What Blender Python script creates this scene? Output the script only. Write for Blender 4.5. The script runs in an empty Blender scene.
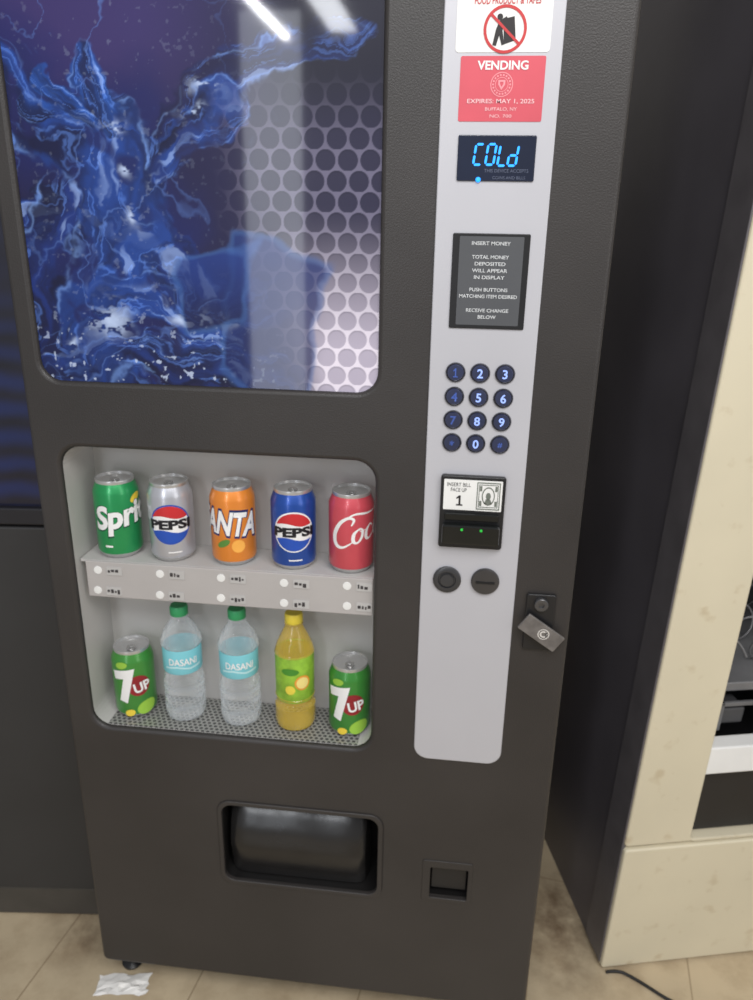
import bpy, bmesh, math, random
import numpy as np
from mathutils import Vector, Matrix
random.seed(4)
SC = bpy.context.scene
COL = SC.collection
PI = math.pi
# ------------------------------------------------------------------ camera calibration
F = 760.0; D = 0.97; H = 1.34
d = Vector((337-376.5, 2120, F)).normalized()
r = Vector((7376, 410, -F)); r = (r - d*r.dot(d)).normalized()
n = r.cross(d)
CAM = Vector((0, -D, H))
def ray(px, py):
    v = Vector(((px-376.5)/F, (py-500)/F, 1.0))
    return Vector((r.dot(v), n.dot(v), -d.dot(v)))
def P(px, py, Y=0.0):
    w = ray(px, py); t = (Y+D)/w.y; p = CAM + w*t
    return p.x, p.z
def FL(px, py, z=0.0):
    w = ray(px, py); t = (z-H)/w.z
    return CAM + w*t
def AX(pts, Y=0.0): return sum(P(a, b, Y)[0] for a, b in pts)/len(pts)
def AZ(pts, Y=0.0): return sum(P(a, b, Y)[1] for a, b in pts)/len(pts)
cd = bpy.data.cameras.new('camera'); cam = bpy.data.objects.new('camera', cd); COL.objects.link(cam)
cxw = Vector((r.x, n.x, -d.x)); cyw = Vector((r.y, n.y, -d.y)); czw = Vector((r.z, n.z, -d.z))
M = Matrix((( cxw.x, -cyw.x, -czw.x, CAM.x), (cxw.y, -cyw.y, -czw.y, CAM.y), (cxw.z, -cyw.z, -czw.z, CAM.z), (0,0,0,1)))
cam.matrix_world = M
cd.sensor_fit = 'VERTICAL'; cd.sensor_height = 24; cd.lens = F/1000*24; cd.clip_start = 0.01
cd.dof.use_dof = True; cd.dof.focus_distance = .80; cd.dof.aperture_fstop = 4.2
SC.camera = cam
SC.view_settings.view_transform = 'Standard'
# ------------------------------------------------------------------ materials
def s(R, G, B):
    f = lambda c: ((c/255+0.055)/1.055)**2.4 if c/255 > 0.04045 else c/255/12.92
    return (f(R), f(G), f(B), 1)
MATS = {}
def mat(name, rgb, rough=0.5, metal=0.0, var=0.12, scale=18, bump=0.0, bscale=300, coat=0.0, emit=0.0, spec=0.5, bdist=.002):
    if name in MATS: return MATS[name]
    m = bpy.data.materials.new(name); m.use_nodes = True; nt = m.node_tree; N = nt.nodes; L = nt.links
    b = N['Principled BSDF']; c = s(*rgb)
    tc = N.new('ShaderNodeTexCoord'); no = N.new('ShaderNodeTexNoise'); no.inputs['Scale'].default_value = scale; no.inputs['Detail'].default_value = 4
    L.new(tc.outputs['Object'], no.inputs['Vector'])
    rp = N.new('ShaderNodeValToRGB'); rp.color_ramp.elements[0].position = .3; rp.color_ramp.elements[1].position = .7
    rp.color_ramp.elements[0].color = tuple(x*(1-var) for x in c[:3])+(1,); rp.color_ramp.elements[1].color = tuple(min(1, x*(1+var)) for x in c[:3])+(1,)
    L.new(no.outputs['Fac'], rp.inputs['Fac']); L.new(rp.outputs['Color'], b.inputs['Base Color'])
    b.inputs['Roughness'].default_value = rough; b.inputs['Metallic'].default_value = metal
    b.inputs['Coat Weight'].default_value = coat; b.inputs['Coat Roughness'].default_value = .08
    b.inputs['Specular IOR Level'].default_value = spec
    if emit:
        L.new(rp.outputs['Color'], b.inputs['Emission Color']); b.inputs['Emission Strength'].default_value = emit
    if bump:
        n2 = N.new('ShaderNodeTexNoise'); n2.inputs['Scale'].default_value = bscale; L.new(tc.outputs['Object'], n2.inputs['Vector'])
        bp = N.new('ShaderNodeBump'); bp.inputs['Strength'].default_value = bump; bp.inputs['Distance'].default_value = bdist
        L.new(n2.outputs['Fac'], bp.inputs['Height']); L.new(bp.outputs['Normal'], b.inputs['Normal'])
        if coat: L.new(bp.outputs['Normal'], b.inputs['Coat Normal'])
    MATS[name] = m; return m
def perf_mat(name, rgb, hole, sp, rad):
    """sheet metal with a staggered round hole pattern"""
    m = mat(name, rgb, .45, .3, .06); nt = m.node_tree; N = nt.nodes; L = nt.links
    tc = N.new('ShaderNodeTexCoord')
    def grid(off):
        a = N.new('ShaderNodeVectorMath'); a.operation = 'ADD'; a.inputs[1].default_value = off
        L.new(tc.outputs['Object'], a.inputs[0])
        w = N.new('ShaderNodeVectorMath'); w.operation = 'WRAP'
        w.inputs[1].default_value = (sp/2, sp*.866, 10); w.inputs[2].default_value = (-sp/2, -sp*.866, -10)
        L.new(a.outputs[0], w.inputs[0])
        q = N.new('ShaderNodeVectorMath'); q.operation = 'MULTIPLY'; q.inputs[1].default_value = (1, 1, 0); L.new(w.outputs[0], q.inputs[0])
        l = N.new('ShaderNodeVectorMath'); l.operation = 'LENGTH'; L.new(q.outputs[0], l.inputs[0]); return l.outputs['Value']
    mn = N.new('ShaderNodeMath'); mn.operation = 'MINIMUM'; L.new(grid((0,0,0)), mn.inputs[0]); L.new(grid((sp/2, sp*.866, 0)), mn.inputs[1])
    lt = N.new('ShaderNodeMath'); lt.operation = 'LESS_THAN'; lt.inputs[1].default_value = rad; L.new(mn.outputs[0], lt.inputs[0])
    mx = N.new('ShaderNodeMix'); mx.data_type = 'RGBA'; L.new(lt.outputs[0], mx.inputs[0])
    b = N['Principled BSDF']; old = b.inputs['Base Color'].links[0].from_socket
    L.new(old, mx.inputs[6]); mx.inputs[7].default_value = s(*hole); L.new(mx.outputs[2], b.inputs['Base Color'])
    return m
def clear_mat(name, rgb, alpha, rough=.06, edge=1.0, blend=.35, bump=0.0):
    m = mat(name, rgb, rough, 0, .1, 40, coat=1.0, bump=bump, bscale=70, bdist=.006); nt = m.node_tree; N = nt.nodes; L = nt.links
    t = N.new('ShaderNodeBsdfTransparent'); mx = N.new('ShaderNodeMixShader')
    lw = N.new('ShaderNodeLayerWeight'); lw.inputs['Blend'].default_value = blend
    mr = N.new('ShaderNodeMapRange'); mr.inputs['To Min'].default_value = alpha; mr.inputs['To Max'].default_value = edge
    L.new(lw.outputs['Facing'], mr.inputs['Value']); L.new(mr.outputs[0], mx.inputs[0])
    L.new(t.outputs[0], mx.inputs[1]); L.new(N['Principled BSDF'].outputs[0], mx.inputs[2])
    L.new(mx.outputs[0], N['Material Output'].inputs['Surface']); return m
# ------------------------------------------------------------------ geometry helpers
def smooth(me, ang=35):
    for p in me.polygons: p.use_smooth = True
    try: me.set_sharp_from_angle(angle=math.radians(ang))
    except Exception: pass
def link(name, me, m, parent=None, label=None, local=False, sm=False):
    if parent is not None and not local: me.transform(Matrix.Translation(-parent_loc(parent)))
    me.materials.clear(); me.materials.append(m); me.name = name
    if sm: smooth(me)
    o = bpy.data.objects.new(name, me); COL.objects.link(o)
    if parent is not None: o.parent = parent
    if label: o['label'] = label
    return o
def parent_loc(o):
    v = Vector((0,0,0))
    while o is not None: v += Vector(o.location); o = o.parent
    return v
def thing(name, label, cat, loc, rz=0, group=None):
    o = bpy.data.objects.new(name, None); COL.objects.link(o); o.location = loc; o.rotation_euler = (0,0,rz)
    o.empty_display_size = .05
    o['label'] = label; o['category'] = cat
    if group: o['group'] = group
    return o
def tag(o, label, cat, group=None):
    o['label'] = label; o['category'] = cat
    if group: o['group'] = group
def bm_mesh(bm):
    me = bpy.data.meshes.new('m'); bm.normal_update(); bm.to_mesh(me); bm.free(); return me
def join(mes):
    bm = bmesh.new()
    for m_ in mes: bm.from_mesh(m_)
    return bm_mesh(bm)
def box(x0, x1, y0, y1, z0, z1, bev=0.0, seg=2, open_front=False):
    bm = bmesh.new(); bmesh.ops.create_cube(bm, size=1)
    for v in bm.verts: v.co = Vector((x0+(v.co.x+.5)*(x1-x0), y0+(v.co.y+.5)*(y1-y0), z0+(v.co.z+.5)*(z1-z0)))
    if open_front:
        f = [f for f in bm.faces if f.calc_center_median().y < y0+1e-6]; bmesh.ops.delete(bm, geom=f, context='FACES_ONLY')
    if bev: bmesh.ops.bevel(bm, geom=bm.edges[:], offset=bev, segments=seg, affect='EDGES', profile=.5)
    return bm_mesh(bm)
def curve_mesh(cu):
    o = bpy.data.objects.new('tmp', cu); COL.objects.link(o)
    dg = bpy.context.evaluated_depsgraph_get(); dg.update()
    me = bpy.data.meshes.new_from_object(o.evaluated_get(dg))
    bpy.data.objects.remove(o); bpy.data.curves.remove(cu); return me
def rr(x0, z0, x1, z1, rad, k=7):
    out = []
    for cx, cz, a in ((x1-rad, z1-rad, 0), (x0+rad, z1-rad, 90), (x0+rad, z0+rad, 180), (x1-rad, z0+rad, 270)):
        for i in range(k+1):
            t = math.radians(a+90*i/k); out.append((cx+rad*math.cos(t), cz+rad*math.sin(t)))
    return out
def circ(cx, cz, R, k=32, sx=1): return [(cx+sx*R*math.cos(2*PI*i/k), cz+R*math.sin(2*PI*i/k)) for i in range(k)]
def flat(loops, ext=0.0, bev=0.0):
    """filled 2D outline(s) with holes in the XY plane"""
    cu = bpy.data.curves.new('c', 'CURVE'); cu.dimensions = '2D'; cu.fill_mode = 'BOTH'
    for lp in loops:
        sp = cu.splines.new('POLY'); sp.points.add(len(lp)-1); sp.use_cyclic_u = True
        for i, (a, b) in enumerate(lp): sp.points[i].co = (a, b, 0, 1)
    cu.extrude = max(0, ext-bev)
    if bev: cu.bevel_depth = bev; cu.bevel_resolution = 3; cu.offset = -bev
    return curve_mesh(cu)
RX = Matrix.Rotation(PI/2, 4, 'X')
def plate(loops, y0, y1, bev=0.0):
    me = flat(loops, (y1-y0)/2, bev); me.transform(Matrix.Translation((0, (y0+y1)/2, 0)) @ RX); return me
def decal(loops, y):
    me = flat(loops); me.transform(Matrix.Translation((0, y, 0)) @ RX); return me
def text(body, w=None, h=None, shear=0, bold=0, space=1.0, line=1.0):
    cu = bpy.data.curves.new('t', 'FONT'); cu.body = body; cu.size = 1; cu.shear = shear; cu.offset = bold; cu.align_x = 'CENTER'
    cu.space_character = space; cu.space_line = line; cu.resolution_u = 4
    me = curve_mesh(cu)
    xs = [v.co.x for v in me.vertices]; ys = [v.co.y for v in me.vertices]
    x0, x1, y0, y1 = min(xs), max(xs), min(ys), max(ys)
    sx = w/(x1-x0) if w else None; sy = h/(y1-y0) if h else None
    sx = sx or sy; sy = sy or sx
    me.transform(Matrix.Diagonal((sx, sy, 1, 1)) @ Matrix.Translation((-(x0+x1)/2, -(y0+y1)/2, 0))); return me
def text_on(body, x0, x1, z0, z1, y, **k):
    me = text(body, x1-x0, z1-z0, **k); me.transform(Matrix.Translation(((x0+x1)/2, y, (z0+z1)/2)) @ RX); return me
ONE = [(-.5, -.5), (.5, -.5), (.5, -.36), (.16, -.36), (.16, .5), (-.08, .5), (-.5, .28), (-.5, .12), (-.14, .26), (-.14, -.36), (-.5, -.36)]
def one_on(cx, cz, w, h, y): return decal([[(cx+a*w, cz+b*h) for a, b in ONE]], y)
def wrap(me, R, u=0, v=0, rot=0):
    me.transform(Matrix.Translation((u, v, 0)) @ Matrix.Rotation(rot, 4, 'Z'))
    bm = bmesh.new(); bm.from_mesh(me); xs = [q.co.x for q in bm.verts]
    x = math.floor(min(xs)/.003)*.003
    while x < max(xs):
        bmesh.ops.bisect_plane(bm, geom=bm.verts[:]+bm.edges[:]+bm.faces[:], plane_co=(x, 0, 0), plane_no=(1, 0, 0)); x += .003
    for q in bm.verts:
        a = q.co.x/R; q.co = Vector((R*math.sin(a), -R*math.cos(a), q.co.y))
    return bm_mesh(bm)
def ribbon(strokes, sc, wk=1.0):
    """flat lettering strokes: each stroke is a list of (x, y, half width); drawn as a smooth band"""
    bm = bmesh.new()
    for st in strokes:
        pts = []; k = len(st)
        for i in range(k-1):
            p0, p1, p2, p3 = st[max(i-1, 0)], st[i], st[i+1], st[min(i+2, k-1)]
            for j in range(6):
                t = j/6; pts.append(tuple(.5*((2*p1[c])+(-p0[c]+p2[c])*t+(2*p0[c]-5*p1[c]+4*p2[c]-p3[c])*t*t+(-p0[c]+3*p1[c]-3*p2[c]+p3[c])*t**3) for c in range(3)))
        pts.append(st[-1]); prev = None
        for i, p in enumerate(pts):
            a = pts[max(i-1, 0)]; b = pts[min(i+1, len(pts)-1)]; dx, dy = b[0]-a[0], b[1]-a[1]; l = math.hypot(dx, dy) or 1
            nx, ny = -dy/l*max(p[2]*wk, .01), dx/l*max(p[2]*wk, .01)
            A = bm.verts.new(((p[0]+nx)*sc, (p[1]+ny)*sc, 0)); B = bm.verts.new(((p[0]-nx)*sc, (p[1]-ny)*sc, 0))
            if prev: bm.faces.new((prev[0], A, B, prev[1]))
            prev = (A, B)
    return bm_mesh(bm)
def lathe(prof, k=48):
    bm = bmesh.new(); rings = []
    for R, z in prof:
        if R < 1e-6: rings.append([bm.verts.new((0, 0, z))])
        else: rings.append([bm.verts.new((R*math.cos(2*PI*i/k), R*math.sin(2*PI*i/k), z)) for i in range(k)])
    for A, B in zip(rings, rings[1:]):
        for i in range(k):
            j = (i+1) % k
            if len(A) == 1: bm.faces.new((A[0], B[i], B[j])) if len(B) > 1 else None
            elif len(B) == 1: bm.faces.new((A[i], A[j], B[0]))
            else: bm.faces.new((A[i], A[j], B[j], B[i]))
    bmesh.ops.recalc_face_normals(bm, faces=bm.faces[:])
    return bm_mesh(bm)
def disc_y(cx, cz, y0, prof, k=40):
    """lathe whose axis points at the viewer (-Y); prof is (radius, distance in front of y0)"""
    me = lathe(prof, k); me.transform(Matrix.Translation((cx, y0, cz)) @ RX); return me
def tray(pts, y0, y1, shrink=0.0, inset=.0007):
    bm = bmesh.new(); cx = sum(p[0] for p in pts)/len(pts); cz = sum(p[1] for p in pts)/len(pts)
    pts = [(x+(inset if x < cx else -inset), z+(inset if z < cz else -inset)) for x, z in pts]
    A = [bm.verts.new((x, y0, z)) for x, z in pts]
    B = [bm.verts.new((x+(cx-x)*shrink, y1, z+(cz-z)*shrink)) for x, z in pts]
    k = len(pts)
    for i in range(k): bm.faces.new((A[i], A[(i+1) % k], B[(i+1) % k], B[i]))
    bm.faces.new(B); return bm_mesh(bm)
def tube(pts, R, res=3):
    cu = bpy.data.curves.new('c', 'CURVE'); cu.dimensions = '3D'; sp = cu.splines.new('NURBS'); sp.points.add(len(pts)-1)
    for i, p in enumerate(pts): sp.points[i].co = (*p, 1)
    sp.use_endpoint_u = True; sp.order_u = 3; cu.bevel_depth = R; cu.bevel_resolution = res; cu.use_fill_caps = True; cu.resolution_u = 6
    return curve_mesh(cu)

m_door = mat('charcoal_powder_coat', (51, 48, 47), .42, .0, .18, 4, bump=.2, bscale=500)
m_black = mat('black_plastic', (28, 28, 30), .35, bump=.05)
m_dark = mat('dark_gap', (12, 12, 13), .7)
m_silver = mat('silver_panel', (190, 190, 196), .4, .15, .03, 5)
m_white = mat('white_print', (232, 232, 230), .5, var=.03)
m_case = mat('pale_grey_liner', (184, 182, 180), .5, .0, .05, 5, emit=.04)  # faint glow in the liner stands in for light inside the case
m_chrome = mat('brushed_aluminium', (200, 200, 200), .25, .9, .05)
# ------------------------------------------------------------------ setting
def floor_mat():
    m = mat('beige_floor_tile', (196, 179, 150), .4, 0, .12, 5); nt = m.node_tree; N = nt.nodes; L = nt.links; b = N['Principled BSDF']
    tc = N.new('ShaderNodeTexCoord'); br = N.new('ShaderNodeTexBrick'); br.offset = 0; br.inputs['Scale'].default_value = 1
    mp = N.new('ShaderNodeMapping'); mp.inputs['Rotation'].default_value = (0, 0, math.radians(8)); mp.inputs['Location'].default_value = (.13, .21, 0)
    L.new(tc.outputs['Object'], mp.inputs[0]); L.new(mp.outputs[0], br.inputs['Vector'])
    br.inputs['Brick Width'].default_value = .3; br.inputs['Row Height'].default_value = .3; br.inputs['Mortar Size'].default_value = .002; br.inputs['Mortar Smooth'].default_value = .5
    old = b.inputs['Base Color'].links[0].from_socket
    L.new(old, br.inputs['Color1']); L.new(old, br.inputs['Color2']); br.inputs['Mortar'].default_value = s(160, 142, 116)
    def spots(scale, p0, p1, amt):
        no = N.new('ShaderNodeTexNoise'); no.inputs['Scale'].default_value = scale; no.inputs['Detail'].default_value = 8; no.inputs['Roughness'].default_value = .65; L.new(tc.outputs['Object'], no.inputs[0])
        rp = N.new('ShaderNodeMapRange'); rp.inputs['From Min'].default_value = p0; rp.inputs['From Max'].default_value = p1; rp.inputs['To Max'].default_value = amt
        L.new(no.outputs['Fac'], rp.inputs[0]); return rp.outputs[0]
    def near(x, y, R, amt):
        a = N.new('ShaderNodeVectorMath'); a.operation = 'DISTANCE'; a.inputs[1].default_value = (x, y, 0); L.new(tc.outputs['Object'], a.inputs[0])
        mr = N.new('ShaderNodeMapRange'); mr.inputs['From Min'].default_value = R; mr.inputs['From Max'].default_value = R*.1; mr.inputs['To Max'].default_value = amt
        L.new(a.outputs['Value'], mr.inputs[0]); return mr.outputs[0]
    cur = br.outputs['Color']
    def over(cur, fac, col):
        mx = N.new('ShaderNodeMix'); mx.data_type = 'RGBA'; L.new(fac, mx.inputs[0]); L.new(cur, mx.inputs[6]); mx.inputs[7].default_value = s(*col); return mx.outputs[2]
    cur = over(cur, spots(9, .46, .78, .6), (136, 112, 84))
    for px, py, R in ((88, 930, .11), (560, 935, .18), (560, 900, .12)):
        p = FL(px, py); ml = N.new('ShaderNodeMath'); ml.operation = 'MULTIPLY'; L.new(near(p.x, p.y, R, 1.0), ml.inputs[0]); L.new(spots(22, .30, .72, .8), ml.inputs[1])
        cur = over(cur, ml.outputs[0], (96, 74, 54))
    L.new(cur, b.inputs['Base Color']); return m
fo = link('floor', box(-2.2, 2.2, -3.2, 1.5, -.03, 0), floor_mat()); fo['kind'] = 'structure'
wo = link('wall_back', box(-2.2, 2.2, 1.5, 1.56, 0, 2.7), mat('painted_wall', (170, 166, 158), .8)); wo['kind'] = 'structure'
# ------------------------------------------------------------------ drink vending machine
XL = AX([(26, 400), (62, 680), (103, 955)]); XR = AX([(642, 0), (598, 380), (541, 880)])
ZB = AZ([(105, 962), (300, 982)]); ZT = 1.83
DEP = .62; DT = .11
vm = thing('drink_vending_machine', 'tall charcoal drink vending machine with blue splash poster, lit can window and silver keypad panel', 'vending machine', ((XL+XR)/2, DEP/2, 0))
px0 = AX([(3, 90), (37, 340)]); px1 = AX([(384, 20), (378, 340)]); pz0 = AZ([(80, 381), (350, 394)]); pz1 = 1.74
wx0 = AX([(58, 480), (92, 690)]); wx1 = AX([(376, 490), (371, 715)]); wz0 = AZ([(130, 730), (350, 748)]); wz1 = AZ([(90, 446), (350, 463)])
dx0 = AX([(222, 845)]); dx1 = AX([(380, 855)]); dz0 = AZ([(240, 883), (360, 893)]); dz1 = AZ([(240, 804), (360, 815)])
cx0 = AX([(429, 885)]); cx1 = AX([(468, 885)]); cz0 = AZ([(448, 899)]); cz1 = AZ([(448, 868)])
link('cabinet', box(XL+.006, XR-.006, DT, DEP, .045, ZT-.004, .003), m_door, vm)
link('door', plate([rr(XL, ZB, XR, ZT, .012), rr(px0, pz0, px1, pz1, .028), rr(wx0, wz0, wx1, wz1, .03), rr(dx0, dz0, dx1, dz1, .02), rr(cx0, cz0, cx1, cz1, .004)], 0, DT-.002, .006), m_door, vm, sm=True)
for x in (XL+.02, XR-.05):
    for y in (.05, DEP-.06):
        me = lathe([(0, 0), (.018, 0), (.02, .006), (.012, .012), (.011, .06), (0, .06)], 24); me.transform(Matrix.Translation((x+.01, y, 0)))
        link('foot', me, m_black, vm, sm=True)
# ---- poster, painted per vertex
rng = np.random.RandomState(7); TAB = rng.rand(128, 128)
def vn(x, y):
    xi = np.floor(x).astype(int); yi = np.floor(y).astype(int); fx = x-xi; fy = y-yi
    fx = fx*fx*(3-2*fx); fy = fy*fy*(3-2*fy); g = lambda a, b: TAB[a % 128, b % 128]
    return (g(xi, yi)*(1-fx)+g(xi+1, yi)*fx)*(1-fy)+(g(xi, yi+1)*(1-fx)+g(xi+1, yi+1)*fx)*fy
def fbm(x, y, o=5):
    t = 0; a = .5; w = 0
    for i in range(o): t = t+a*vn(x*2**i+17*i, y*2**i+31*i); w += a; a *= .5
    return t/w
def ss(a, b, x):
    t = np.clip((x-a)/(b-a), 0, 1); return t*t*(3-2*t)
NX, NZ = 420, 590
gx = np.linspace(px0-.01, px1+.01, NX); gz = np.linspace(pz0-.01, pz1+.01, NZ); X, Z = np.meshgrid(gx, gz)
def lin(*c): return np.array(s(*c)[:3])
def mixc(C, c, m): return C*(1-m[..., None])+(np.array(c))*m[..., None]
wx = fbm(X*9, Z*9+5, 3)-.5; wz = fbm(X*9+40, Z*9, 3)-.5
wfx = fbm(X*34, Z*34+5, 4)-.5; wfz = fbm(X*34+40, Z*34, 4)-.5
Xw = X+wx*.08+wfx*.034; Zw = Z+wz*.08+wfz*.034
C = np.zeros(X.shape+(3,)) + lin(25, 23, 64)
zt = P(100, 60)[1]
C = mixc(C, lin(54, 44, 98), ss(zt-.12, zt+.03, Z+wz*.05)*ss(P(265, 0)[0], P(120, 0)[0], X))
C = mixc(C, lin(22, 22, 42), ss(P(225, 0)[0], P(310, 0)[0], X)*ss(P(300, 220)[1], P(300, 60)[1], Z))
def stream(pts, wid):
    """distance from a liquid rope in widths, signed side, distance along"""
    best = np.full(X.shape, 1e9); sd_ = np.zeros(X.shape); al = np.zeros(X.shape); acc = 0; q = [P(a, b) for a, b in pts]
    for (ax, az), (bx, bz) in zip(q, q[1:]):
        vx, vz = bx-ax, bz-az; l2 = vx*vx+vz*vz; l = math.sqrt(l2); t = np.clip(((Xw-ax)*vx+(Zw-az)*vz)/l2, 0, 1)
        dx_, dz_ = Xw-ax-t*vx, Zw-az-t*vz; dd = np.hypot(dx_, dz_); up = dd < best
        sd_ = np.where(up, (vx*dz_-vz*dx_)/l, sd_); al = np.where(up, acc+t*l, al); best = np.minimum(best, dd); acc += l
    return best/wid, sd_/wid, al
def rope(C, pts, wid, k=0, mid=(28, 66, 146), amt=.9):
    """translucent rope of liquid with broken glossy streaks following its length and torn holes"""
    b, sd_, al = stream(pts, wid); m_ = ss(1.10, .84, b+.9*(fbm(X*45+k, Z*45+k*2, 3)-.5)); amt = amt*(1-.75*ss(.56, .68, fbm(X*26+k*5, Z*20+k, 3)))
    f1 = fbm(al*11+k, sd_*1.6+k*3.1+al*4, 4); f2 = fbm(al*20+k*7, sd_*3.6+k, 4)
    shade = ss(.36, .72, f1)*.8+.2*ss(-.9, .6, sd_)
    L0 = lin(7, 10, 48)*(1-shade[..., None])+lin(*mid)*shade[..., None]
    st = ss(.60, .68, f2)*ss(.76, .68, f2); L0 = L0+lin(84, 122, 196)*(st*.5)[..., None]
    gl = ss(.68, .75, f1)*ss(-.6, .2, sd_); L0 = L0+lin(168, 194, 232)*(gl*.42)[..., None]
    rimm = np.exp(-((b-.86)/.06)**2)*ss(.48, .64, fbm(al*24+k, al*0+k, 3)); L0 = L0+lin(120, 156, 215)*(rimm*.45)[..., None]
    a_ = (m_*amt)[..., None]
    return C*(1-a_)+L0*a_
b0_, _, _ = stream([(0, 80), (45, 120), (100, 150), (118, 220), (92, 310), (105, 375)], .06)
C = mixc(C, lin(19, 28, 90), ss(1.9, .8, b0_)*.7)
C = rope(C, [(25, 230), (90, 225), (150, 250), (215, 330)], .034, 1, (22, 46, 118)); C = rope(C, [(55, 200), (35, 280), (60, 350), (140, 378)], .038, 2, (22, 48, 122))
C = rope(C, [(340, 45), (280, 66), (215, 95), (165, 135), (140, 200), (120, 270)], .024, 3, (24, 52, 124), .62)
C = rope(C, [(235, 118), (190, 130), (150, 180)], .024, 4); C = rope(C, [(0, 80), (45, 120), (100, 150), (118, 220), (92, 310), (105, 375)], .052, 5)
C = rope(C, [(35, 62), (60, 82), (85, 130)], .018, 6, (32, 80, 166)); C = rope(C, [(96, 52), (98, 82), (108, 140)], .021, 7, (32, 80, 166)); C = rope(C, [(12, 90), (45, 105), (90, 140)], .017, 8, (30, 76, 160))
C = rope(C, [(40, 378), (120, 366), (200, 372), (280, 392)], .030, 9, (26, 52, 124)); C = rope(C, [(262, 290), (200, 318), (150, 295), (100, 305)], .028, 10, (28, 66, 148)); C = rope(C, [(150, 345), (230, 352), (300, 385)], .020, 11, (30, 62, 140), .8)
thr = 1-np.abs(2*fbm(Xw*15+3, Zw*15+11, 3)-1); zone = np.exp(-((X-P(110, 200)[0])/.13)**2)
C = mixc(C, lin(90, 124, 196), np.clip((thr-.972)*34, 0, 1)*zone*.5)
for (a, b, w_, h_) in ((108, 318, .020, .020), (90, 322, .010, .014), (180, 320, .022, .009), (205, 318, .014, .009), (232, 322, .010, .007), (130, 215, .008, .014), (155, 185, .010, .005), (205, 88, .018, .005), (110, 122, .014, .007), (190, 110, .014, .005), (70, 345, .012, .006), (125, 165, .006, .008)):
    ax, az = P(a, b); e = np.exp(-(((X-ax+wfx*.03)/w_)**2+((Z-az+wfz*.03)/h_)**2)*1.3)
    C = mixc(C, lin(184, 202, 236), e*ss(.42, .54, fbm(X*75, Z*120, 3))*.95)
low = ss(P(0, 285)[1], P(0, 375)[1], Z)
C = mixc(C, lin(190, 204, 232), ss(.715, .78, fbm(X*150, Z*150, 3))*np.clip(low+zone*.14, 0, 1)*.75*ss(P(310, 380)[0], P(270, 380)[0], X))
# perforated metal
HS = .0270; u = X/HS; v = (Z)/(HS*.866)
row = np.floor(v); du = (u+.5*(row % 2)) % 1-.5; dv = (v-row-.5)*.866; hd = np.hypot(du, dv)
bx = P(205, 180)[0]+np.clip((P(0, 150)[1]-Z)*.25, -.05, .09)+wx*.05
mp_ = ss(0, .08, X-bx)*ss(P(300, 60)[1], P(300, 170)[1], Z)
g = np.clip(ss(P(300, 200)[1], P(300, 375)[1], Z)*ss(P(250, 300)[0], P(335, 300)[0], X)*1.08, 0, 1)
MC = lin(108, 104, 128)*(1-g[..., None])+lin(236, 228, 242)*g[..., None]
HC = lin(44, 42, 66)*(1-g[..., None])+lin(186, 178, 196)*g[..., None]
hm = ss(.468, .430, hd)[..., None]; PC = MC*(1-hm)+HC*hm
PC = PC*(1-.35*(np.exp(-((hd-.40)/.03)**2)*np.clip(dv*2.2, 0, 1))[..., None])
C = C*(1-mp_[..., None]*.93)+PC*mp_[..., None]*.93
# slabs of clear blue ice
def inside(qs, w0=-.004, w1=.008):
    m_ = np.ones(X.shape)
    for (ax, az), (bx_, bz) in zip(qs, qs[1:]+qs[:1]):
        L_ = math.hypot(bx_-ax, bz-az); dd = -((bx_-ax)*(Z-az)-(bz-az)*(X-ax))/L_; m_ = m_*ss(w0, w1, dd+wx*.05+wfx*.012)
    return m_
for qs, top, bot in (([P(222, 218), P(336, 262), P(304, 402), P(215, 372)], (22, 52, 122), (16, 22, 74)), ([P(168, 250), P(262, 236), P(250, 330), P(180, 340)], (24, 56, 134), (12, 18, 68))):
    ib = inside(qs); tz_ = np.clip((Z-qs[2][1])/(qs[0][1]-qs[2][1])+wx*.5, 0, 1)[..., None]
    IC = lin(*bot)*(1-tz_)+lin(*top)*tz_
    f3 = fbm(Xw*7+3, Zw*16, 3); IC = IC+lin(90, 140, 210)*(ss(.60, .68, f3)*ss(.80, .68, f3)*.3)[..., None]
    C = C*(1-ib[..., None]*.80)+IC*ib[..., None]*.80
    C = mixc(C, lin(80, 130, 200), np.clip(ib*(1-ib)*4, 0, 1)*.22)
me = bpy.data.meshes.new('poster'); vs = np.stack([X.ravel(), np.full(X.size, .006), Z.ravel()], 1)
ii = np.arange(NX*NZ).reshape(NZ, NX); fs = np.stack([ii[:-1, :-1].ravel(), ii[:-1, 1:].ravel(), ii[1:, 1:].ravel(), ii[1:, :-1].ravel()], 1)
me.from_pydata(vs.tolist(), [], fs.tolist())
ca = me.color_attributes.new('paint', 'FLOAT_COLOR', 'POINT'); ca.data.foreach_set('color', np.concatenate([np.clip(C, 0, 1).reshape(-1, 3), np.ones((X.size, 1))], 1).astype(np.float32).ravel())
mpz = mat('glossy_poster', (40, 60, 140), .35, coat=.8); nt = mpz.node_tree; at = nt.nodes.new('ShaderNodeAttribute'); at.attribute_name = 'paint'
bb = nt.nodes['Principled BSDF']; nt.links.new(at.outputs['Color'], bb.inputs['Base Color']); nt.links.new(at.outputs['Color'], bb.inputs['Emission Color']); bb.inputs['Emission Strength'].default_value = .03; bb.inputs['Coat Roughness'].default_value = .045
bb.inputs['Specular IOR Level'].default_value = .2
link('poster', me, mpz, vm, 'glossy poster of blue splashing water over perforated metal')
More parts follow.
